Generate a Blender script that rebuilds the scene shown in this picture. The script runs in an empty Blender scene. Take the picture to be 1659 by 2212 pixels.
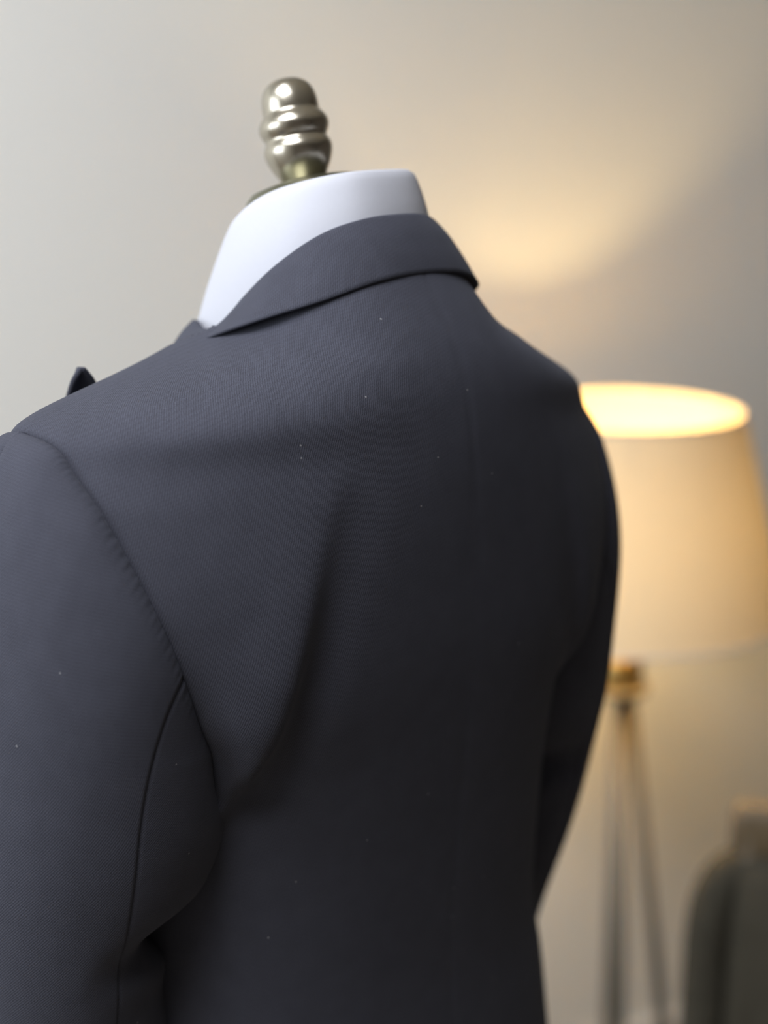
import bpy, math
import numpy as np
from mathutils import Vector, Matrix

# ------------------------------------------------------------------ camera, world, light
scene = bpy.context.scene
COL = scene.collection
PI = math.pi
CAM_H = 1.60
PITCH = 14.5
cam_d = bpy.data.cameras.new('camera')
cam = bpy.data.objects.new('camera', cam_d)
COL.objects.link(cam)
cam.location = (0, 0, CAM_H)
cam.rotation_euler = (math.radians(90 - PITCH), 0, 0)
cam_d.sensor_fit = 'HORIZONTAL'
cam_d.sensor_width = 36.0
cam_d.lens = 36.0 * 3320 / 1659
cam_d.clip_start = 0.02
cam_d.dof.use_dof = True
cam_d.dof.focus_distance = 0.915
cam_d.dof.aperture_fstop = 3.1
scene.camera = cam

world = bpy.data.worlds.new('world')
scene.world = world
world.use_nodes = True
world.node_tree.nodes['Background'].inputs[0].default_value = (0.75, 0.82, 1.0, 1)
world.node_tree.nodes['Background'].inputs[1].default_value = 0.03

scene.view_settings.view_transform = 'Standard'
scene.view_settings.look = 'None'
scene.view_settings.gamma = 1.0
scene.view_settings.use_curve_mapping = False
scene.view_settings.exposure = 0.0

# room frame: x runs along the back wall, y runs through it (away), origin on the wall face
ROOM_A = math.radians(24.8)
WV = Vector((math.cos(ROOM_A), math.sin(ROOM_A), 0))
NV = Vector((-math.sin(ROOM_A), math.cos(ROOM_A), 0))
ROOM_O = NV * 1.912
def room_pt(x, y, z=0.0):
    return ROOM_O + WV * x + NV * y + Vector((0, 0, z))
ROOM_X0, ROOM_X1, ROOM_Y0, ROOM_H = -1.9, 3.4, -4.2, 2.7
WIN_Y0, WIN_Y1, WIN_Z0, WIN_Z1 = -1.75, -0.15, 0.95, 2.55

sun_d = bpy.data.lights.new('window_daylight', 'AREA')
sun_d.shape = 'RECTANGLE'
sun_d.size = WIN_Y1 - WIN_Y0
sun_d.size_y = WIN_Z1 - WIN_Z0
sun_d.energy = 46
sun_d.color = (0.86, 0.92, 1.0)
sun = bpy.data.objects.new('window_daylight', sun_d)
COL.objects.link(sun)
sun.location = room_pt(ROOM_X0 - 0.25, (WIN_Y0 + WIN_Y1) / 2, (WIN_Z0 + WIN_Z1) / 2)
sun.rotation_euler = Vector((-WV.x, -WV.y, 0)).to_track_quat('Z', 'Y').to_euler()

CL_X, CL_Y = -.40, -1.42
top_d = bpy.data.lights.new('ceiling_panel_light', 'AREA')
top_d.shape = 'SQUARE'; top_d.size = 1.0
top_d.energy = 43
top_d.color = (0.93, 0.95, 1.0)
top_l = bpy.data.objects.new('ceiling_panel_light', top_d)
COL.objects.link(top_l)
top_l.location = room_pt(CL_X, CL_Y, ROOM_H - .045)
top_l.rotation_euler = (0, 0, ROOM_A)

# ------------------------------------------------------------------ helpers
def pchip(xs, ys):
    xs = np.asarray(xs, float); ys = np.asarray(ys, float)
    o = np.argsort(xs); xs = xs[o]; ys = ys[o]
    h = np.diff(xs); d = np.diff(ys) / h
    m = np.zeros_like(ys)
    m[0], m[-1] = d[0], d[-1]
    for i in range(1, len(xs) - 1):
        if d[i-1] * d[i] > 0:
            w1 = 2*h[i] + h[i-1]; w2 = h[i] + 2*h[i-1]
            m[i] = (w1 + w2) / (w1 / d[i-1] + w2 / d[i])
    def f(x):
        x = np.clip(np.asarray(x, float), xs[0], xs[-1])
        i = np.clip(np.searchsorted(xs, x) - 1, 0, len(h) - 1)
        t = (x - xs[i]) / h[i]
        t2, t3 = t*t, t*t*t
        return ((2*t3 - 3*t2 + 1)*ys[i] + (t3 - 2*t2 + t)*h[i]*m[i]
                + (-2*t3 + 3*t2)*ys[i+1] + (t3 - t2)*h[i]*m[i+1])
    return f

def curve3(pts, n):
    """smooth curve through 3-D points, n samples (Catmull-Rom by chord length)"""
    P = np.asarray(pts, float)
    P = np.vstack([2*P[0] - P[1], P, 2*P[-1] - P[-2]])
    t = np.concatenate([[0], np.cumsum(np.sqrt(np.linalg.norm(np.diff(P, axis=0), axis=1)))])
    out = []
    for s in np.linspace(t[1], t[-2], n):
        k = int(np.clip(np.searchsorted(t, s) - 1, 1, len(P) - 3))
        p0, p1, p2, p3 = P[k-1:k+3]; t0, t1, t2, t3 = t[k-1:k+3]
        a1 = (t1-s)/(t1-t0)*p0 + (s-t0)/(t1-t0)*p1
        a2 = (t2-s)/(t2-t1)*p1 + (s-t1)/(t2-t1)*p2
        a3 = (t3-s)/(t3-t2)*p2 + (s-t2)/(t3-t2)*p3
        b1 = (t2-s)/(t2-t0)*a1 + (s-t0)/(t2-t0)*a2
        b2 = (t3-s)/(t3-t1)*a2 + (s-t1)/(t3-t1)*a3
        out.append((t2-s)/(t2-t1)*b1 + (s-t1)/(t2-t1)*b2)
    return np.array(out)

def link(name, me, mat, parent=None):
    ob = bpy.data.objects.new(name, me)
    COL.objects.link(ob)
    if mat is not None:
        me.materials.append(mat)
    if parent is not None:
        ob.parent = parent
    return ob

def mesh_of(name, verts, faces, smooth=True, uv=None):
    me = bpy.data.meshes.new(name)
    me.from_pydata([tuple(map(float, v)) for v in verts], [], faces)
    me.update()
    if smooth:
        me.polygons.foreach_set('use_smooth', [True] * len(me.polygons))
    if uv is not None:
        lay = me.uv_layers.new(name='UVMap')
        idx = np.empty(len(me.loops), dtype=np.int32)
        me.loops.foreach_get('vertex_index', idx)
        lay.data.foreach_set('uv', np.asarray(uv, float)[idx].ravel())
    return me

def grid_faces(nr, nc, wrap=False, flip=False, mask=None):
    F = []
    for i in range(nr - 1):
        for j in range(nc if wrap else nc - 1):
            j2 = (j + 1) % nc
            q = (i*nc + j, i*nc + j2, (i+1)*nc + j2, (i+1)*nc + j)
            if mask is not None and not mask[i, j]:
                continue
            F.append(q[::-1] if flip else q)
    return F

def grid_uv(G, vref=None):
    """cloth UV in metres of a vertex grid (rows, cols, 3); vref = per-vertex v, else the middle column's length"""
    du = np.linalg.norm(np.diff(G, axis=1), axis=2)
    u = np.concatenate([np.zeros((G.shape[0], 1)), np.cumsum(du, axis=1)], axis=1)
    mid = G.shape[1] // 2
    u -= u[:, [mid]]
    if vref is None:
        dv = np.linalg.norm(np.diff(G[:, mid], axis=0), axis=1)
        vref = np.repeat(np.concatenate([[0], np.cumsum(dv)])[:, None], G.shape[1], axis=1)
    return np.stack([u.ravel(), vref.ravel()], axis=1)

def grid_obj(name, G, mat, parent=None, wrap=False, flip=False, mask=None, uv=True, vref=None):
    nr, nc = G.shape[:2]
    me = mesh_of(name, G.reshape(-1, 3), grid_faces(nr, nc, wrap, flip, mask), True,
                 grid_uv(G, vref) if uv else None)
    return link(name, me, mat, parent)

def lathe(name, prof, mat, parent=None, n=48, close=True):
    """prof = [(radius, z)...]"""
    V, F = [], []
    for r, z in prof:
        for k in range(n):
            a = 2*PI*k/n
            V.append((r*math.cos(a), r*math.sin(a), z))
    for i in range(len(prof) - 1):
        for k in range(n):
            k2 = (k+1) % n
            F.append((i*n+k, i*n+k2, (i+1)*n+k2, (i+1)*n+k))
    if close:
        F.append(tuple(range(n))[::-1])
        F.append(tuple((len(prof)-1)*n + k for k in range(n)))
    return link(name, mesh_of(name, V, F), mat, parent)

def tube(name, pts, rad, mat, parent=None, n=14, cap=True):
    P = np.asarray(pts, float)
    R = np.broadcast_to(np.asarray(rad, float), (len(P),))
    V, F = [], []
    T = np.gradient(P, axis=0)
    up = np.array([0, 0, 1.0])
    if abs(T[0][2]) / np.linalg.norm(T[0]) > .9:
        up = np.array([0, 1.0, 0])
    for i in range(len(P)):
        t = T[i] / np.linalg.norm(T[i])
        a = np.cross(t, up); a /= np.linalg.norm(a)
        b = np.cross(t, a)
        for k in range(n):
            g = 2*PI*k/n
            V.append(P[i] + R[i]*(math.cos(g)*a + math.sin(g)*b))
    for i in range(len(P)-1):
        for k in range(n):
            k2 = (k+1) % n
            F.append((i*n+k, i*n+k2, (i+1)*n+k2, (i+1)*n+k))
    if cap:
        F.append(tuple(range(n))[::-1]); F.append(tuple((len(P)-1)*n+k for k in range(n)))
    return link(name, mesh_of(name, V, F), mat, parent)

def box(name, lo, hi, mat, parent=None, bevel=0.0, seg=3):
    x0, y0, z0 = lo; x1, y1, z1 = hi
    V = [(x0,y0,z0),(x1,y0,z0),(x1,y1,z0),(x0,y1,z0),(x0,y0,z1),(x1,y0,z1),(x1,y1,z1),(x0,y1,z1)]
    F = [(3,2,1,0),(4,5,6,7),(0,1,5,4),(1,2,6,5),(2,3,7,6),(3,0,4,7)]
    ob = link(name, mesh_of(name, V, F, smooth=False), mat, parent)
    if bevel:
        m = ob.modifiers.new('bevel', 'BEVEL'); m.width = bevel; m.segments = seg
    return ob

def thing(name, label, cat, loc=(0, 0, 0), rotz=0.0):
    o = bpy.data.objects.new(name, None)
    COL.objects.link(o)
    o.empty_display_size = .05
    o.location = loc; o.rotation_euler = (0, 0, rotz)
    o['label'] = label; o['category'] = cat
    return o

def structure(o):
    o['kind'] = 'structure'
    return o

def place_room(o):
    o.location = ROOM_O
    o.rotation_euler = (0, 0, ROOM_A)
    return o

# ------------------------------------------------------------------ materials
def new_mat(name):
    m = bpy.data.materials.new(name)
    m.use_nodes = True
    nt = m.node_tree
    return m, nt, nt.nodes['Principled BSDF']

def simple(name, col, rough=.6, metal=0.0, noise=0.0, nscale=20, bump=0.0, spec=.5):
    m, nt, b = new_mat(name)
    b.inputs['Base Color'].default_value = (*col, 1)
    b.inputs['Roughness'].default_value = rough
    b.inputs['Metallic'].default_value = metal
    b.inputs['Specular IOR Level'].default_value = spec
    tc = nt.nodes.new('ShaderNodeTexCoord')
    nz = nt.nodes.new('ShaderNodeTexNoise')
    nz.inputs['Scale'].default_value = nscale
    nz.inputs['Detail'].default_value = 4
    nt.links.new(tc.outputs['Object'], nz.inputs['Vector'])
    if noise:
        mx = nt.nodes.new('ShaderNodeMix'); mx.data_type = 'RGBA'
        mx.inputs['A'].default_value = (*[c*(1-noise) for c in col], 1)
        mx.inputs['B'].default_value = (*[min(1, c*(1+noise)) for c in col], 1)
        nt.links.new(nz.outputs['Fac'], mx.inputs['Factor'])
        nt.links.new(mx.outputs['Result'], b.inputs['Base Color'])
    if bump:
        bp = nt.nodes.new('ShaderNodeBump'); bp.inputs['Strength'].default_value = bump
        bp.inputs['Distance'].default_value = .002
        nt.links.new(nz.outputs['Fac'], bp.inputs['Height'])
        nt.links.new(bp.outputs['Normal'], b.inputs['Normal'])
    return m

def math_node(nt, op, a, b=None, c=None):
    n = nt.nodes.new('ShaderNodeMath'); n.operation = op
    for k, v in enumerate((a, b, c)):
        if v is None: continue
        if isinstance(v, (int, float)): n.inputs[k].default_value = v
        else: nt.links.new(v, n.inputs[k])
    return n.outputs[0]

def wool(name, col_lo, col_hi, angle_deg, pitch=.00135, relief=.35):
    """twill-woven worsted: fine diagonal ribs, fuzz and stray pale fibres, all in cloth UV metres"""
    m, nt, b = new_mat(name)
    uv = nt.nodes.new('ShaderNodeUVMap'); uv.uv_map = 'UVMap'
    # wobble so that the ribs do not run dead straight
    nz = nt.nodes.new('ShaderNodeTexNoise'); nz.noise_dimensions = '2D'
    nz.inputs['Scale'].default_value = 260; nz.inputs['Detail'].default_value = 2
    nt.links.new(uv.outputs[0], nz.inputs['Vector'])
    sep = nt.nodes.new('ShaderNodeSeparateXYZ'); nt.links.new(uv.outputs[0], sep.inputs[0])
    a = math.radians(angle_deg)
    across = math_node(nt, 'ADD', math_node(nt, 'MULTIPLY', sep.outputs[0], math.sin(a)),
                       math_node(nt, 'MULTIPLY', sep.outputs[1], -math.cos(a)))
    along = math_node(nt, 'ADD', math_node(nt, 'MULTIPLY', sep.outputs[0], math.cos(a)),
                      math_node(nt, 'MULTIPLY', sep.outputs[1], math.sin(a)))
    wob = math_node(nt, 'MULTIPLY', math_node(nt, 'SUBTRACT', nz.outputs['Fac'], .5), 3.0)
    ph = math_node(nt, 'ADD', math_node(nt, 'MULTIPLY', across, 2*PI/pitch), wob)
    rib = math_node(nt, 'SINE', ph)
    ph2 = math_node(nt, 'ADD', math_node(nt, 'MULTIPLY', along, 2*PI/(pitch*2.1)),
                    math_node(nt, 'MULTIPLY', math_node(nt, 'FLOOR', math_node(nt, 'MULTIPLY', across, 1/pitch)), 2.4))
    knot = math_node(nt, 'SINE', ph2)
    # fuzz
    fz = nt.nodes.new('ShaderNodeTexNoise'); fz.noise_dimensions = '2D'
    fz.inputs['Scale'].default_value = 1700; fz.inputs['Detail'].default_value = 3
    nt.links.new(uv.outputs[0], fz.inputs['Vector'])
    cl = nt.nodes.new('ShaderNodeTexNoise'); cl.noise_dimensions = '2D'
    cl.inputs['Scale'].default_value = 55; cl.inputs['Detail'].default_value = 3
    nt.links.new(uv.outputs[0], cl.inputs['Vector'])
    h = math_node(nt, 'ADD', math_node(nt, 'MULTIPLY', rib, .5),
                  math_node(nt, 'ADD', math_node(nt, 'MULTIPLY', knot, .15),
                            math_node(nt, 'MULTIPLY', math_node(nt, 'SUBTRACT', fz.outputs['Fac'], .5), 2.6)))
    fac = math_node(nt, 'ADD', math_node(nt, 'MULTIPLY', h, .28),
                    math_node(nt, 'ADD', .5, math_node(nt, 'MULTIPLY', math_node(nt, 'SUBTRACT', cl.outputs['Fac'], .5), .16)))
    fac.node.use_clamp = True
    mx = nt.nodes.new('ShaderNodeMix'); mx.data_type = 'RGBA'
    mx.inputs['A'].default_value = (*col_lo, 1); mx.inputs['B'].default_value = (*col_hi, 1)
    nt.links.new(fac, mx.inputs['Factor'])
    # sparse lint
    vo = nt.nodes.new('ShaderNodeTexVoronoi'); vo.voronoi_dimensions = '2D'
    vo.inputs['Scale'].default_value = 62
    nt.links.new(uv.outputs[0], vo.inputs['Vector'])
    dot = math_node(nt, 'LESS_THAN', vo.outputs['Distance'], .035)
    sepc = nt.nodes.new('ShaderNodeSeparateColor'); nt.links.new(vo.outputs['Color'], sepc.inputs[0])
    few = math_node(nt, 'GREATER_THAN', sepc.outputs[0], .965)
    lint = math_node(nt, 'MULTIPLY', dot, few)
    mx2 = nt.nodes.new('ShaderNodeMix'); mx2.data_type = 'RGBA'
    mx2.inputs['B'].default_value = (.30, .30, .31, 1)
    nt.links.new(math_node(nt, 'MULTIPLY', lint, .8), mx2.inputs['Factor'])
    nt.links.new(mx.outputs['Result'], mx2.inputs['A'])
    nt.links.new(mx2.outputs['Result'], b.inputs['Base Color'])
    bp = nt.nodes.new('ShaderNodeBump')
    bp.inputs['Strength'].default_value = relief
    bp.inputs['Distance'].default_value = .0003
    nt.links.new(h, bp.inputs['Height'])
    nt.links.new(bp.outputs['Normal'], b.inputs['Normal'])
    b.inputs['Roughness'].default_value = .85
    b.inputs['Specular IOR Level'].default_value = .15
    b.inputs['Sheen Weight'].default_value = .06
    b.inputs['Sheen Roughness'].default_value = .5
    b.inputs['Sheen Tint'].default_value = (.8, .85, 1, 1)
    return m

LO, HI = (.014, .0145, .0195), (.082, .085, .112)
M_WOOL = wool('navy_worsted_wool', LO, HI, 111)
M_WOOL_SL = wool('navy_worsted_wool_sleeve', LO, HI, 132)
M_LINING = simple('jacket_lining', (.02, .02, .03), .5)
M_BUTTON = simple('horn_button', (.02, .018, .016), .35)
M_SHIRT = simple('white_poplin', (.47, .48, .53), .75, noise=.02, nscale=300, bump=.05)
M_FINIAL = simple('champagne_metal', (.50, .46, .38), .24, 1.0, noise=.03)
M_CAP = simple('dull_brass_cap', (.22, .22, .15), .35, 1.0, noise=.08)
M_FORM = simple('cream_linen', (.6, .55, .46), .9, noise=.06, nscale=200, bump=.1)
M_POLE = simple('dark_steel', (.12, .12, .12), .35, 1.0)
M_WALL = simple('painted_wall', (.82, .815, .775), .92, noise=.015, nscale=3, bump=.03, spec=.2)
M_CEIL = simple('ceiling_paint', (.72, .72, .70), .95, spec=.2)
M_FLOOR = simple('oak_floor', (.33, .28, .22), .7, noise=.08, nscale=8)
M_TRIM = simple('white_trim', (.76, .75, .73), .5)
M_BRASS = simple('brushed_brass', (.62, .45, .17), .35, 1.0)
M_LEG = simple('grey_lamp_leg', (.17, .16, .135), .45, .3)
M_CHAIR = simple('brown_wood', (.12, .085, .045), .5, noise=.3, nscale=12)
M_OLIVE = simple('dark_olive_cloth', (.060, .055, .042), .9, noise=.25, nscale=30, spec=.1)

def shade_mat():
    m = bpy.data.materials.new('linen_shade'); m.use_nodes = True
    nt = m.node_tree; nt.nodes.clear()
    out = nt.nodes.new('ShaderNodeOutputMaterial')
    d = nt.nodes.new('ShaderNodeBsdfDiffuse'); t = nt.nodes.new('ShaderNodeBsdfTranslucent')
    mx = nt.nodes.new('ShaderNodeMixShader'); mx.inputs[0].default_value = .066
    tc = nt.nodes.new('ShaderNodeTexCoord')
    nz = nt.nodes.new('ShaderNodeTexNoise'); nz.inputs['Scale'].default_value = 160
    nt.links.new(tc.outputs['Object'], nz.inputs['Vector'])
    mc = nt.nodes.new('ShaderNodeMix'); mc.data_type = 'RGBA'
    mc.inputs['A'].default_value = (.72, .58, .38, 1); mc.inputs['B'].default_value = (.78, .64, .44, 1)
    nt.links.new(nz.outputs['Fac'], mc.inputs['Factor'])
    nt.links.new(mc.outputs['Result'], d.inputs[0]); nt.links.new(mc.outputs['Result'], t.inputs[0])
    nt.links.new(d.outputs[0], mx.inputs[1]); nt.links.new(t.outputs[0], mx.inputs[2])
    nt.links.new(mx.outputs[0], out.inputs[0])
    return m
M_SHADE = shade_mat()

def glass_mat():
    m = bpy.data.materials.new('window_glass'); m.use_nodes = True
    nt = m.node_tree; nt.nodes.clear()
    out = nt.nodes.new('ShaderNodeOutputMaterial')
    a = nt.nodes.new('ShaderNodeBsdfTransparent'); g = nt.nodes.new('ShaderNodeBsdfGlossy')
    g.inputs['Roughness'].default_value = .02
    mx = nt.nodes.new('ShaderNodeMixShader'); mx.inputs[0].default_value = .06
    nt.links.new(a.outputs[0], mx.inputs[1]); nt.links.new(g.outputs[0], mx.inputs[2])
    nt.links.new(mx.outputs[0], out.inputs[0])
    return m
M_GLASS = glass_mat()

def bulb_mat():
    m, nt, b = new_mat('lit_bulb')
    b.inputs['Base Color'].default_value = (1, .9, .7, 1)
    b.inputs['Emission Color'].default_value = (1, .71, .31, 1)
    b.inputs['Emission Strength'].default_value = 235
    return m
M_BULB = bulb_mat()

# ------------------------------------------------------------------ the room
structure(place_room(box('wall_back', (ROOM_X0 - .12, 0, 0), (ROOM_X1, .12, ROOM_H), M_WALL)))
structure(place_room(box('floor', (ROOM_X0 - .12, ROOM_Y0, -.08), (ROOM_X1, .12, 0), M_FLOOR)))
structure(place_room(box('ceiling', (ROOM_X0 - .12, ROOM_Y0, ROOM_H), (ROOM_X1, .12, ROOM_H + .08), M_CEIL)))
structure(place_room(box('baseboard_back', (ROOM_X0, -.016, 0), (ROOM_X1, 0, .115), M_TRIM, bevel=.005)))
M_WALL_B = simple('taupe_wall', (.22, .19, .165), .9, noise=.02, nscale=3, spec=.2)
structure(place_room(box('wall_right', (ROOM_X1, ROOM_Y0, 0), (ROOM_X1 + .12, .12, ROOM_H), M_WALL_B)))
structure(place_room(box('wall_front', (ROOM_X0 - .12, ROOM_Y0 - .12, 0), (ROOM_X1 + .12, ROOM_Y0, ROOM_H), M_WALL_B)))
def wall_with_hole():
    x0, x1 = ROOM_X0 - .12, ROOM_X0
    V, F = [], []
    def bx(y0, y1, z0, z1):
        k = len(V)
        V.extend([(x0,y0,z0),(x1,y0,z0),(x1,y1,z0),(x0,y1,z0),(x0,y0,z1),(x1,y0,z1),(x1,y1,z1),(x0,y1,z1)])
        for f in [(3,2,1,0),(4,5,6,7),(0,1,5,4),(1,2,6,5),(2,3,7,6),(3,0,4,7)]:
            F.append(tuple(i + k for i in f))
    bx(ROOM_Y0, WIN_Y0, 0, ROOM_H); bx(WIN_Y1, 0, 0, ROOM_H)
    bx(WIN_Y0, WIN_Y1, 0, WIN_Z0); bx(WIN_Y0, WIN_Y1, WIN_Z1, ROOM_H)
    return structure(place_room(link('wall_left', mesh_of('wall_left', V, F, False), M_WALL)))
wall_with_hole()
structure(place_room(box('baseboard_left', (ROOM_X0, ROOM_Y0, 0), (ROOM_X0 + .016, -.016, .115), M_TRIM, bevel=.005)))
win = bpy.data.objects.new('window_1', None); COL.objects.link(win); place_room(win); structure(win)
def win_frame():
    xa, xb = ROOM_X0 - .09, ROOM_X0 - .04
    w = .05
    ym = (WIN_Y0 + WIN_Y1) / 2
    for (y0, y1, z0, z1) in ((WIN_Y0, WIN_Y0+w, WIN_Z0, WIN_Z1), (WIN_Y1-w, WIN_Y1, WIN_Z0, WIN_Z1),
                             (WIN_Y0+w, WIN_Y1-w, WIN_Z0, WIN_Z0+w), (WIN_Y0+w, WIN_Y1-w, WIN_Z1-w, WIN_Z1),
                             (ym-.02, ym+.02, WIN_Z0+w, WIN_Z1-w)):
        box('window_frame', (xa, y0, z0), (xb, y1, z1), M_TRIM, win)
    box('window_pane', (xa+.02, WIN_Y0+w, WIN_Z0+w), (xa+.024, ym-.02, WIN_Z1-w), M_GLASS, win)
    box('window_pane', (xa+.02, ym+.02, WIN_Z0+w), (xa+.024, WIN_Y1-w, WIN_Z1-w), M_GLASS, win)
    box('window_sill', (ROOM_X0-.04, WIN_Y0-.04, WIN_Z0-.03), (ROOM_X0+.08, WIN_Y1+.04, WIN_Z0), M_TRIM, win, bevel=.006)
win_frame()
panel = thing('ceiling_light', 'square white ceiling light panel over the room', 'ceiling light', room_pt(CL_X, CL_Y, ROOM_H), ROOM_A)
for (a, b, c, d) in ((-.61, -.61, .61, -.58), (-.61, .58, .61, .61), (-.61, -.58, -.58, .58), (.58, -.58, .61, .58)):
    box('panel_frame', (a, b, -.05), (c, d, 0), M_TRIM, panel)
box('diffuser', (-.58, -.58, -.035), (.58, .58, -.025), M_TRIM, panel)

# ------------------------------------------------------------------ suit jacket
# wearer's frame: x = wearer's right, y = wearer's forward, z up; origin on the floor under the neck
FORM_LOC = (-.041, 1.05, 0)
FORM_YAW = math.radians(45)
jacket = thing('suit_jacket', 'dark navy wool suit jacket with peak lapels worn by the dress form', 'jacket', FORM_LOC, FORM_YAW)

Z_W = [.80, .95, 1.02, 1.12, 1.19, 1.25, 1.33, 1.38, 1.405, 1.421, 1.435, 1.450, 1.4645, 1.48, 1.50, 1.52]
f_w = pchip(Z_W, [.218, .204, .190, .190, .199, .245, .266, .264, .250, .2405, .1910, .1350, .098, .086, .078, .070])
f_b = pchip([.80, .95, 1.02, 1.12, 1.20, 1.28, 1.33, 1.38, 1.41, 1.447, 1.47, 1.485, 1.50, 1.52],
            [.140, .126, .122, .126, .133, .139, .139, .138, .135, .127, .1145, .1035, .0915, .080])
f_f = pchip([.80, .95, 1.02, 1.12, 1.20, 1.28, 1.33, 1.38, 1.41, 1.43, 1.447, 1.47, 1.50, 1.52],
            [.14, .13, .126, .130, .131, .122, .107, .082, .062, .05, .046, .05, .055, .055])
f_n = pchip([.80, 1.02, 1.12, 1.20, 1.28, 1.33, 1.36, 1.3925, 1.4165, 1.4437, 1.458, 1.470, 1.485, 1.50, 1.52],
            [2.3, 2.2, 2.3, 2.4, 2.5, 2.4, 2.15, 1.92, 1.83, 2.35, 2.85, 3.1, 2.95, 2.5, 2.0])
f_a = pchip([1.10, 1.15, 1.18, 1.195, 1.22, 1.25, 1.30, 1.36, 1.405, 1.421, 1.435, 1.45],
            [.40, .30, .186, .174, .176, .189, .208, .2255, .2350, .2365, .27, .30])

def eased(f, sig):
    """round off the kinks of a profile"""
    zs = np.linspace(.70, 1.62, 1841)
    k = np.exp(-.5*(np.arange(-120, 121)*.0005/sig)**2); k /= k.sum()
    v = np.convolve(np.pad(f(zs), 120, mode='edge'), k, mode='valid')
    return lambda z: np.interp(z, zs, v)
f_n, f_b, f_f, f_w = eased(f_n, .020), eased(f_b, .014), eased(f_f, .012), eased(f_w, .006)

def torso_F(R, z, back=True):
    """depth of the body section at half-breadth R"""
    w, n = f_w(z), f_n(z)
    d = f_b(z) if back else f_f(z)
    n = n if back else 2.4
    q = np.clip(1 - (np.abs(R) / w) ** n, 0, None)
    return d * q ** (1 / n)

# the soft drape fold that runs from the shoulder blade down behind the left sleeve
fold_R = pchip([1.10, 1.161, 1.231, 1.29, 1.3486, 1.40], [-.200, -.185, -.163, -.147, -.128, -.108])
fold_A = pchip([1.00, 1.10, 1.20, 1.27, 1.33, 1.40], [0, .009, .012, .010, .0045, 0])
def fold(R, z):
    d = R - fold_R(z)
    A = fold_A(z)
    left = np.exp(-(d / .034) ** 2); right = np.exp(-(d / .0115) ** 2)
    ridge = np.where(d < 0, left, right)
    val = np.exp(-((d - .024) / .017) ** 2)
    return A * (ridge - .45 * val)

def lopside(G):
    """the coat hangs a little to the left on its form"""
    x = np.clip(G[..., 0], 0, None)
    G = G.copy()
    G[..., 2] -= .12 * np.clip(x - .10, 0, None) * np.clip((G[..., 2] - 1.1) / .3, 0, 1)
    G[..., 0] -= .075 * x
    return G

def make_torso():
    nc = 420
    zs = np.concatenate([np.linspace(.80, 1.10, 40, endpoint=False), np.linspace(1.10, 1.38, 90, endpoint=False),
                         np.linspace(1.38, 1.52, 90)])
    th = np.linspace(0, 2*PI, nc, endpoint=False)     # 0 = front centre, PI = back centre
    G = np.zeros((len(zs), nc, 3))
    for i, z in enumerate(zs):
        w = float(f_w(z)); c, s = np.cos(th), np.sin(th)
        n = np.where(c < 0, float(f_n(z)), 2.4)
        d = np.where(c < 0, float(f_b(z)), float(f_f(z)))
        R = np.sign(s) * np.abs(s) ** (2/n) * w
        F = np.sign(c) * np.abs(c) ** (2/n) * d
        # armhole: the cloth stops at the armhole line
        a = float(f_a(z)); k = .0022
        x = (a - np.abs(R)) / k
        soft = np.where(x > 30, x, np.log1p(np.exp(np.clip(x, -40, 30)))) * k
        Rn = np.sign(R) * (a - soft)
        bulge = np.where(c < 0, fold(Rn, z) + .45*fold(-Rn, z), 0) * np.clip((a - np.abs(Rn)) / .012, 0, 1)
        F = F - bulge
        G[i, :, 0] = Rn; G[i, :, 1] = F; G[i, :, 2] = z
    G = lopside(G)
    # shallow centre-back seam
    cb = np.exp(-(G[..., 0] / .0016) ** 2) * (G[..., 1] < 0)
    G[..., 1] += .0005 * cb
    # open V of the front
    zc = (zs[:-1] + zs[1:]) / 2
    half = np.interp(zc, [1.12, 1.44, 1.455], [0, .078, .10])
    mask = np.ones((len(zs)-1, nc), bool)
    for i in range(len(zs)-1):
        inside = (G[i, :, 1] > 0) & (np.abs(G[i, :, 0]) < half[i])
        inside |= zc[i] > np.interp(G[i, :, 1], [-.10, -.07, -.035, 0, .03], [1.512, 1.495, 1.483, 1.466, 1.450])
        mask[i, inside] = False
    ob = grid_obj('body_panel', G, M_WOOL, jacket, wrap=True, flip=False, mask=mask)
    m = ob.modifiers.new('cloth', 'SOLIDIFY'); m.thickness = .002; m.offset = -1
    return ob
make_torso()

AZ, AH = 1.304, .1170
def arm_start(phi):
    """point of the armhole seam, left side; phi 0 = top, negative = back"""
    z = AZ + AH * np.cos(phi)
    a = f_a(z)
    s = np.sin(phi)
    Fb = -torso_F(np.minimum(a, f_w(z)), z, True); Ff = torso_F(np.minimum(a, f_w(z)), z, False)
    low = np.abs(s) ** .55
    k = np.where(np.cos(phi) < 0, low, 1.0) * .985
    F = np.where(s < 0, Fb, Ff) * k
    return np.stack([-np.minimum(a, f_w(z)) + .004, F, z - .002*np.cos(phi)], axis=-1)

f_sc = {k: pchip([.80, .95, 1.02, 1.06, 1.09, 1.13, 1.165], v) for k, v in dict(
    R=[-.205, -.214, -.219, -.221, -.222, -.220, -.218], F=[.06, .035, .018, .010, .006, .002, -.002],
    rR=[.058, .064, .070, .072, .074, .079, .082], rF=[.062, .068, .073, .075, .077, .082, .086]).items()}

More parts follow.
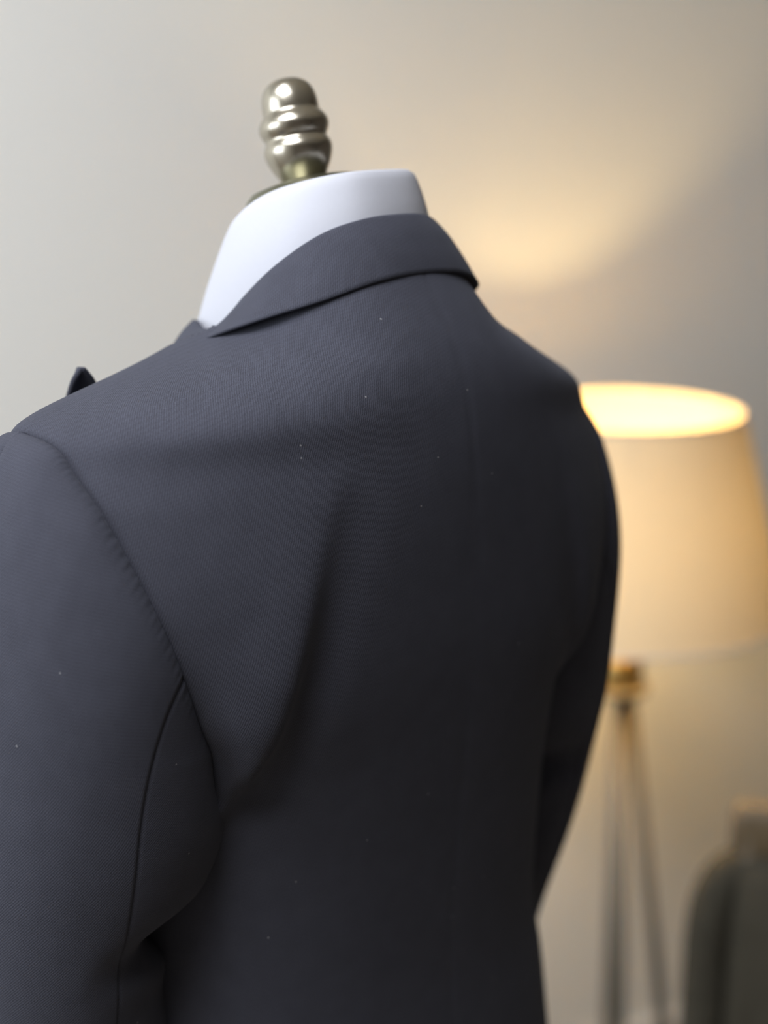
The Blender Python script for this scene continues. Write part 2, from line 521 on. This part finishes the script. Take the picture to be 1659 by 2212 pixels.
def sleeve_grid(phi, nu=70, nl=80, side=-1):
    S = arm_start(phi)
    zb = 1.165
    cR, cF, rR, rF = (float(f_sc[k](zb)) for k in ('R', 'F', 'rR', 'rF'))
    pe = phi - .36*np.sin(phi)           # the back seam drifts outward down the sleeve
    E = np.stack([cR - rR*np.cos(pe), cF + rF*np.sin(pe), np.full_like(phi, zb)], axis=-1)
    up = .5 + .5*np.cos(phi)
    m = .032 + .100*up
    T0 = np.stack([-m, .55*m*np.sin(phi), .52*m*np.cos(phi)], axis=-1)
    L = np.linalg.norm(E - S, axis=-1)
    T1 = np.stack([0*phi, 0*phi, -1.15*L], axis=-1)
    rows = []
    for t in np.linspace(0, 1, nu) ** 1.5:
        t2, t3 = t*t, t*t*t
        P = (2*t3-3*t2+1)*S + (t3-2*t2+t)*1.0*T0 + (-2*t3+3*t2)*E + (t3-t2)*T1
        rows.append(P)
    for z in np.linspace(zb, .80, nl)[1:]:
        cR, cF, rR, rF = (float(f_sc[k](z)) for k in ('R', 'F', 'rR', 'rF'))
        rows.append(np.stack([cR - rR*np.cos(pe), cF + rF*np.sin(pe), np.full_like(phi, z)], axis=-1))
    G = np.array(rows)
    # ease the join between the sleeve head and the arm
    for _ in range(60):
        G[22:-2] = .5*G[22:-2] + .25*(G[21:-3] + G[23:-1])
    # the empty sleeve folds at the elbow: the inner back pouches out and then tucks in
    Z = G[..., 2]
    w_in = np.clip(np.cos(pe - math.radians(-148)), 0, 1)[None, :] ** 1.6
    zf = 1.068 + .03*np.cos(pe - math.radians(-100))[None, :]
    pouch = .014*np.exp(-((Z - zf - .085)/.060)**2) - .034*np.exp(-((Z - zf)/.017)**2) * np.where(Z < zf, 1, 1)
    low = -.012*np.exp(-((Z - zf + .04)/.03)**2)
    disp = (pouch + low) * w_in * np.clip((1.29 - Z)/.06, 0, 1)
    dirv = np.stack([-np.cos(pe), np.sin(pe), 0*phi], axis=-1)
    G = G + disp[..., None] * dirv[None]
    # gathered puckers of the sleeve head
    dist = np.concatenate([np.zeros((1, G.shape[1])), np.cumsum(np.linalg.norm(np.diff(G, axis=0), axis=2), axis=0)])
    puck = .00020*np.exp(-((dist - .008)/.006)**2) * (np.sin(phi*131 + 2*np.sin(phi*9)) + .7*np.sin(phi*211+1) + .5*np.sin(phi*67))[None, :]
    puck = puck - .0040*np.exp(-(dist/.0065)**2)
    G[..., 1] += puck*np.sin(phi)[None, :]; G[..., 2] += puck*np.cos(phi)[None, :]
    if side > 0:
        G[..., 0] *= -1
        G = lopside(G)
    return G

def seam_phis(p0, p1, n):
    e = math.radians(2.2)
    ends = e * np.linspace(0, 1, 8)[:-1]
    return np.concatenate([p0 + ends, np.linspace(p0 + e, p1 - e, n), (p1 - ends)[::-1]])

PS = math.radians(99)
def make_sleeve(side):
    for name, p0, p1, n in (('top_sleeve', -PS, PS, 230), ('under_sleeve', PS, 2*PI - PS, 200)):
        ph = seam_phis(p0, p1, n)
        G = sleeve_grid(ph, side=side)
        # turn the seam edges in
        edge = np.minimum(ph - p0, p1 - ph)
        sink = .0015 * np.clip(1 - edge / math.radians(2.0), 0, 1) ** 2
        C = G.mean(axis=1, keepdims=True)
        nrm = np.stack([-np.cos(ph)*(-1 if side > 0 else 1), np.sin(ph), 0*ph], axis=-1)
        G = G - sink[None, :, None] * nrm[None]
        if name == 'under_sleeve':
            G = G - .0007*nrm[None]
        d = np.concatenate([np.zeros((1, G.shape[1])), np.cumsum(np.linalg.norm(np.diff(G, axis=0), axis=2), axis=0)])
        ob = grid_obj(name, G, M_WOOL_SL, jacket, wrap=False, flip=(side > 0), vref=1.165 - (d - d[69:70]))
        if name == 'top_sleeve': ob_top = ob
    # cuff buttons
    for k in range(4):
        z = .835 + .018*k
        cR, cF, rR, rF = (float(f_sc[q](z)) for q in ('R', 'F', 'rR', 'rF'))
        b = lathe('cuff_button', [(0, 0), (.006, 0), (.0065, .001), (.006, .0025), (.004, .002), (0, .002)], M_BUTTON, ob_top, 20, False)
        x = cR + .02*0
        b.location = (side*-1*x if side > 0 else x, cF - rF - .0003, z)
        b.rotation_euler = (PI/2, 0, 0)
make_sleeve(-1)
make_sleeve(1)

def sym(pts):
    """mirror a right-half list (starting at centre back) into a full curve"""
    r = [(-x, y, z) for x, y, z in pts[1:]][::-1]
    return r + list(pts)

def make_collar():
    top = curve3(sym([(0, -.0720, 1.5385), (.028, -.068, 1.5365), (.053, -.056, 1.528), (.070, -.031, 1.508), (.078, -.007, 1.486), (.082, .012, 1.467),
                      (.079, .036, 1.463), (.066, .060, 1.465), (.054, .072, 1.458)]), 220)
    bot = curve3(sym([(0, -.0945, 1.5030), (.037, -.0922, 1.5005), (.072, -.077, 1.490), (.098, -.046, 1.4775), (.108, -.004, 1.462),
                      (.110, .032, 1.444), (.103, .062, 1.418)]), 220)
    C = np.stack([0*top[:, 0], 0*top[:, 1] - .005, top[:, 2]], axis=1)
    out = top - C; out /= np.linalg.norm(out, axis=1)[:, None]
    zv = np.array([0, 0, 1.0])
    rows = [top - out*.008 - zv*.045, top - out*.0075 - zv*.02, top - out*.006 - zv*.004, top - out*.0035 - zv*.0006,
            top + 0*out]
    for t in np.linspace(.06, 1, 14):
        rows.append(top*(1-t) + bot*t + out*(.0028*math.sin(PI*t)) + zv*.0016*math.sin(PI*min(1, t*2))*.5)
    rows += [bot - zv*.0012 - out*.0010, bot - zv*.0012 - out*.0035, bot + zv*.0005 - out*.0065, bot + zv*.001 - out*.012]
    G = np.array(rows)
    return grid_obj('collar', G, M_WOOL, jacket, flip=False)
make_collar()

def make_lapel(side):
    apex = np.array([-.161, .052, 1.4430])
    inner = curve3([(-.002, .142, 1.12), (-.03, .138, 1.24), (-.060, .104, 1.38), (-.072, .070, 1.440)], 60)
    gorge = curve3([(-.072, .070, 1.440), (-.113, .070, 1.416), (-.141, .061, 1.4225), (-.1525, .0540, 1.4350), tuple(apex)], 40)
    A = np.vstack([inner, gorge[1:]])
    B = curve3([(-.006, .146, 1.12), (-.07, .146, 1.22), (-.125, .130, 1.32), (-.162, .098, 1.385), (-.1660, .068, 1.419),
                (-.1655, .0565, 1.4365), tuple(apex)], 99)
    B = B[:len(A)]
    n = len(A)
    rows = []
    for t in np.linspace(0, 1, 12):
        P = A*(1-t) + B*t
        P[:, 1] += .006*np.sin(PI*t)
        rows.append(P)
    G = np.array(rows)
    if side > 0:
        G[..., 0] *= -1
    ob = grid_obj('lapel', G, M_WOOL, jacket, flip=(side > 0))
    m = ob.modifiers.new('cloth', 'SOLIDIFY'); m.thickness = .0035; m.offset = 0
    bv = ob.modifiers.new('round', 'SUBSURF'); bv.levels = 1; bv.render_levels = 1
    return ob
make_lapel(-1); make_lapel(1)
for z in (1.10, 1.00):
    b = lathe('front_button', [(0, 0), (.010, 0), (.0105, .0015), (.009, .0035), (.006, .003), (0, .003)], M_BUTTON, jacket, 28, False)
    b.location = (-.012, float(f_f(z)) + .002, z); b.rotation_euler = (-PI/2, 0, 0)

# ------------------------------------------------------------------ shirt
shirt = thing('dress_shirt', 'white dress shirt with a stand collar showing above the navy jacket', 'shirt', FORM_LOC, FORM_YAW)
def make_shirt_collar():
    top = curve3(sym([(0, -.060, 1.566), (.027, -.055, 1.565), (.047, -.036, 1.560), (.0555, -.006, 1.551), (.0525, .026, 1.537),
                      (.040, .050, 1.522), (.016, .063, 1.512)]), 200)
    bot = curve3(sym([(0, -.074, 1.512), (.033, -.067, 1.510), (.060, -.039, 1.497), (.069, -.003, 1.476), (.068, .033, 1.450),
                      (.060, .074, 1.428), (.040, .096, 1.410)]), 200)
    C = np.stack([0*top[:, 0], 0*top[:, 1], top[:, 2]], axis=1)
    out = top - C; out[:, 2] = 0; out /= np.linalg.norm(out, axis=1)[:, None]
    zv = np.array([0, 0, 1.0])
    rows = [top - out*.006 - zv*.05, top - out*.005 - zv*.006, top - out*.0035 - zv*.0012, top - out*.0015]
    for t in np.linspace(.03, 1, 14):
        rows.append(top*(1-t) + bot*t + out*(.0035*math.sin(PI*t) + .001*min(1, t*12)))
    rows += [bot - out*.002 - zv*.001, bot - out*.003 + zv*.006]
    return grid_obj('shirt_collar', np.array(rows), M_SHIRT, shirt)
make_shirt_collar()
def inner_shell(zs, nc, gap, dz):
    """a layer worn under the jacket, lying `gap` inside it"""
    th = np.linspace(0, 2*PI, nc, endpoint=False)
    G = np.zeros((len(zs), nc, 3))
    c, s = np.cos(th), np.sin(th)
    for i, z in enumerate(zs):
        zz = min(z + dz, 1.519)
        w = min(float(f_w(zz)), float(f_a(zz))) - gap
        n = np.where(c < 0, min(2.2, float(f_n(zz))), 2.2)
        d = np.where(c < 0, float(f_b(zz)), float(f_f(zz)) + .006*(z > 1.38)) - gap
        G[i, :, 0] = np.sign(s)*np.abs(s)**(2/n)*w; G[i, :, 1] = np.sign(c)*np.abs(c)**(2/n)*d; G[i, :, 2] = z
    return lopside(G)
def make_shirt_body():
    return grid_obj('shirt_body', inner_shell(np.linspace(.88, 1.49, 90), 120, .013, .016), M_SHIRT, shirt, wrap=True)
make_shirt_body()

# ------------------------------------------------------------------ dress form
form = thing('dress_form', 'tailor\'s dress form with a turned silver finial on its neck cap', 'dress form', FORM_LOC, FORM_YAW)
def make_form_body():
    return grid_obj('form_torso', inner_shell(np.linspace(.86, 1.47, 80), 96, .026, .032), M_FORM, form, wrap=True)
make_form_body()
LEAN = math.radians(-15)      # the neck cap and finial tip forward
neck_top = Vector((0, .002, 1.5425))
neck = lathe('neck', [(.052, -.09), (.049, -.05), (.0475, -.012), (.047, 0)], M_FORM, form)
neck.location = neck_top; neck.rotation_euler = (LEAN, 0, 0)
cap = lathe('neck_cap', [(.045, -.002), (.0470, -.001), (.0480, .003), (.0470, .0075), (.043, .0115), (.030, .015), (.014, .0165), (0, .0165)], M_CAP, form, 64, False)
cap.location = neck_top + Vector((0, .004, -.001)); cap.rotation_euler = (LEAN, 0, 0)
prof = [(.0125, .012), (.0118, .017), (.0115, .0215), (.0135, .026), (.0170, .0315), (.0198, .037), (.0214, .042), (.0218, .0455), (.0208, .0485),
        (.0193, .0505), (.0195, .0525), (.0212, .0550), (.0223, .0585), (.0220, .0615), (.0205, .0645), (.0182, .0670), (.0176, .0685), (.0178, .0710),
        (.0176, .0755), (.0166, .0800), (.0144, .0842), (.0108, .0873), (.0055, .0892), (0, .0896)]
fin = lathe('finial', prof, M_FINIAL, form, 64, False)
fin.location = neck_top + Vector((-.004, .005, -.0125)); fin.rotation_euler = (math.radians(-15), 0, 0); fin.scale = (1.08, 1.08, 1.08)
ss = fin.modifiers.new('smooth', 'SUBSURF'); ss.levels = 1; ss.render_levels = 2
lathe('stand_pole', [(.016, .06), (.016, .88)], M_POLE, form, 24)
lathe('stand_base', [(.0, 0), (.19, 0), (.192, .006), (.185, .012), (.06, .026), (.024, .04), (.022, .07), (0, .07)], M_POLE, form, 64, False)

# ------------------------------------------------------------------ floor lamp
LAMP = Vector((.316, 1.949, 0))
lamp = thing('floor_lamp', 'lit floor lamp with a tapered cream shade on grey tripod legs', 'lamp', LAMP)
Z_TOP, Z_BOT, R_TOP, R_BOT = 1.231, .970, .146, .215
shade = lathe('lamp_shade', [(R_BOT + (R_TOP - R_BOT)*t, Z_BOT + (Z_TOP - Z_BOT)*t) for t in np.linspace(0, 1, 12)], M_SHADE, lamp, 96, False)
def ring(name, r, z, rad, mat, parent, n=72):
    V, F = [], []
    m = 8
    for k in range(n):
        a = 2*PI*k/n
        for j in range(m):
            g = 2*PI*j/m
            rr = r + rad*math.cos(g)
            V.append((rr*math.cos(a), rr*math.sin(a), z + rad*math.sin(g)))
    for k in range(n):
        for j in range(m):
            F.append((k*m+j, ((k+1) % n)*m+j, ((k+1) % n)*m+(j+1) % m, k*m+(j+1) % m))
    return link(name, mesh_of(name, V, F), mat, parent)
M_RIM = simple('shade_trim', (.72, .64, .54), .9)
ring('shade_rim', R_TOP, Z_TOP, .0028, M_RIM, shade)
ring('shade_rim', R_BOT, Z_BOT, .0028, M_RIM, shade)
Z_HUB = .868
spider = ring('shade_ring', .022, Z_TOP - .04, .0025, M_BRASS, lamp, 32)
for k in range(3):
    a = 2*PI*k/3 + .4
    rr = R_TOP + (R_BOT - R_TOP)*.04/.261
    tube('spider_arm', [(.022*math.cos(a), .022*math.sin(a), Z_TOP-.04), (rr*math.cos(a), rr*math.sin(a), Z_TOP-.04)], .002, M_BRASS, lamp, 8)
lathe('stem', [(.008, Z_HUB), (.008, Z_TOP - .215)], M_BRASS, lamp, 20)
lathe('socket', [(.012, Z_TOP - .226), (.014, Z_TOP - .222), (.014, Z_TOP - .200), (.012, Z_TOP - .196)], M_BRASS, lamp, 24)
BULB_Z = Z_TOP - .168
bulb = lathe('bulb', [(0, -.035), (.012, -.034), (.014, -.02), (.024, 0), (.027, .012), (.022, .027), (.010, .036), (0, .038)], M_BULB, lamp, 32, False)
bulb.location = (0, 0, BULB_Z); bulb.visible_shadow = True
lathe('hub', [(0, Z_HUB - .010), (.030, Z_HUB - .010), (.032, Z_HUB - .006), (.032, Z_HUB + .030), (.028, Z_HUB + .036), (.010, Z_HUB + .042), (0, Z_HUB + .042)], M_BRASS, lamp, 40, False)
lathe('hub_plate', [(0, Z_HUB - .020), (.040, Z_HUB - .020), (.041, Z_HUB - .015), (.040, Z_HUB - .010), (0, Z_HUB - .010)], M_LEG, lamp, 40, False)
for (dx, dy) in ((.126, -.010), (.030, .150), (.012, -.150)):
    d = math.hypot(dx, dy)
    tx, ty = dx/d*.014, dy/d*.014
    leg = tube('leg', [(tx, ty, Z_HUB - .015), (dx, dy, .006)], .0085, M_LEG, lamp, 14)
    f = lathe('foot', [(0, 0), (.011, 0), (.012, .004), (.0095, .012), (0, .012)], M_POLE, leg, 16, False)
    f.location = (dx, dy, 0)
# ------------------------------------------------------------------ chair with a dark garment over its back
# chair frame: x = chair facing direction (along the wall), y = across the backrest
CH = Vector((.622, 1.65, 0))
CH_YAW = math.radians(68)
chair = thing('side_chair', 'brown wooden chair beside the lamp with a dark jacket over its back', 'chair', CH, CH_YAW)
box('seat', (.03, -.18, .43), (.40, .18, .46), M_CHAIR, chair, .01)
for (x, y) in ((.40, -.17), (.40, .17)):
    tube('leg', [(x, y, .44), (x + .02, y, 0)], [.018, .013], M_CHAIR, chair)
for y in (-.185, .185):
    tube('back_post', [(-.045, y, .005), (.02, y, .30), (.025, y, .45), (0, y, .66), (-.012, y, .755)], [.015, .018, .018, .017, .017], M_CHAIR, chair)
def top_rail():
    G = []
    for a in np.linspace(0, 2*PI, 25):
        ca, sa = math.cos(a), math.sin(a)
        G.append([(-.012 + .016*ca*ee, yy, .760 + np.sign(sa)*abs(sa)**.6*.036*ee) for yy, ee in
                  [(-.208, .0), (-.208, .7), (-.203, .93), (-.19, 1), (.19, 1), (.203, .93), (.208, .7), (.208, .0)]])
    return grid_obj('top_rail', np.array(G), M_CHAIR, chair, uv=False)
top_rail()
coat = thing('draped_jacket', 'dark olive grey jacket draped over the brown chair back', 'jacket', CH, CH_YAW)
def make_coat():
    zs = np.concatenate([np.linspace(.16, .70, 50), np.linspace(.704, .738, 14)]); th = np.linspace(0, 2*PI, 130, endpoint=False)
    G = np.zeros((len(zs), 130, 3))
    fw = pchip([.16, .45, .62, .70, .722, .738], [.215, .207, .205, .203, .198, .180])
    fd = pchip([.16, .45, .62, .70, .722, .738], [.085, .070, .062, .052, .040, .022])
    for i, z in enumerate(zs):
        c, s = np.cos(th), np.sin(th)
        wob = 1 + .07*np.sin(th*9 + z*3) * np.clip((.72 - z)/.2, 0, 1)
        G[i, :, 0] = -.008 + np.sign(c)*np.abs(c)**.85*float(fd(z))*wob
        G[i, :, 1] = np.sign(s)*np.abs(s)**.6*float(fw(z))
        G[i, :, 2] = z
    grid_obj('garment_body', G, M_OLIVE, coat, wrap=True)
    for sd in (-1, 1):
        P = curve3([(-.008, sd*.17, .712), (-.008, sd*.205, .700), (-.010, sd*.224, .66), (-.014, sd*.230, .45), (-.02, sd*.236, .14)], 30)
        tube('garment_sleeve', P, np.interp(np.linspace(0, 1, 30), [0, .12, .3, 1], [.018, .026, .029, .032]), M_OLIVE, coat, 22)
make_coat()
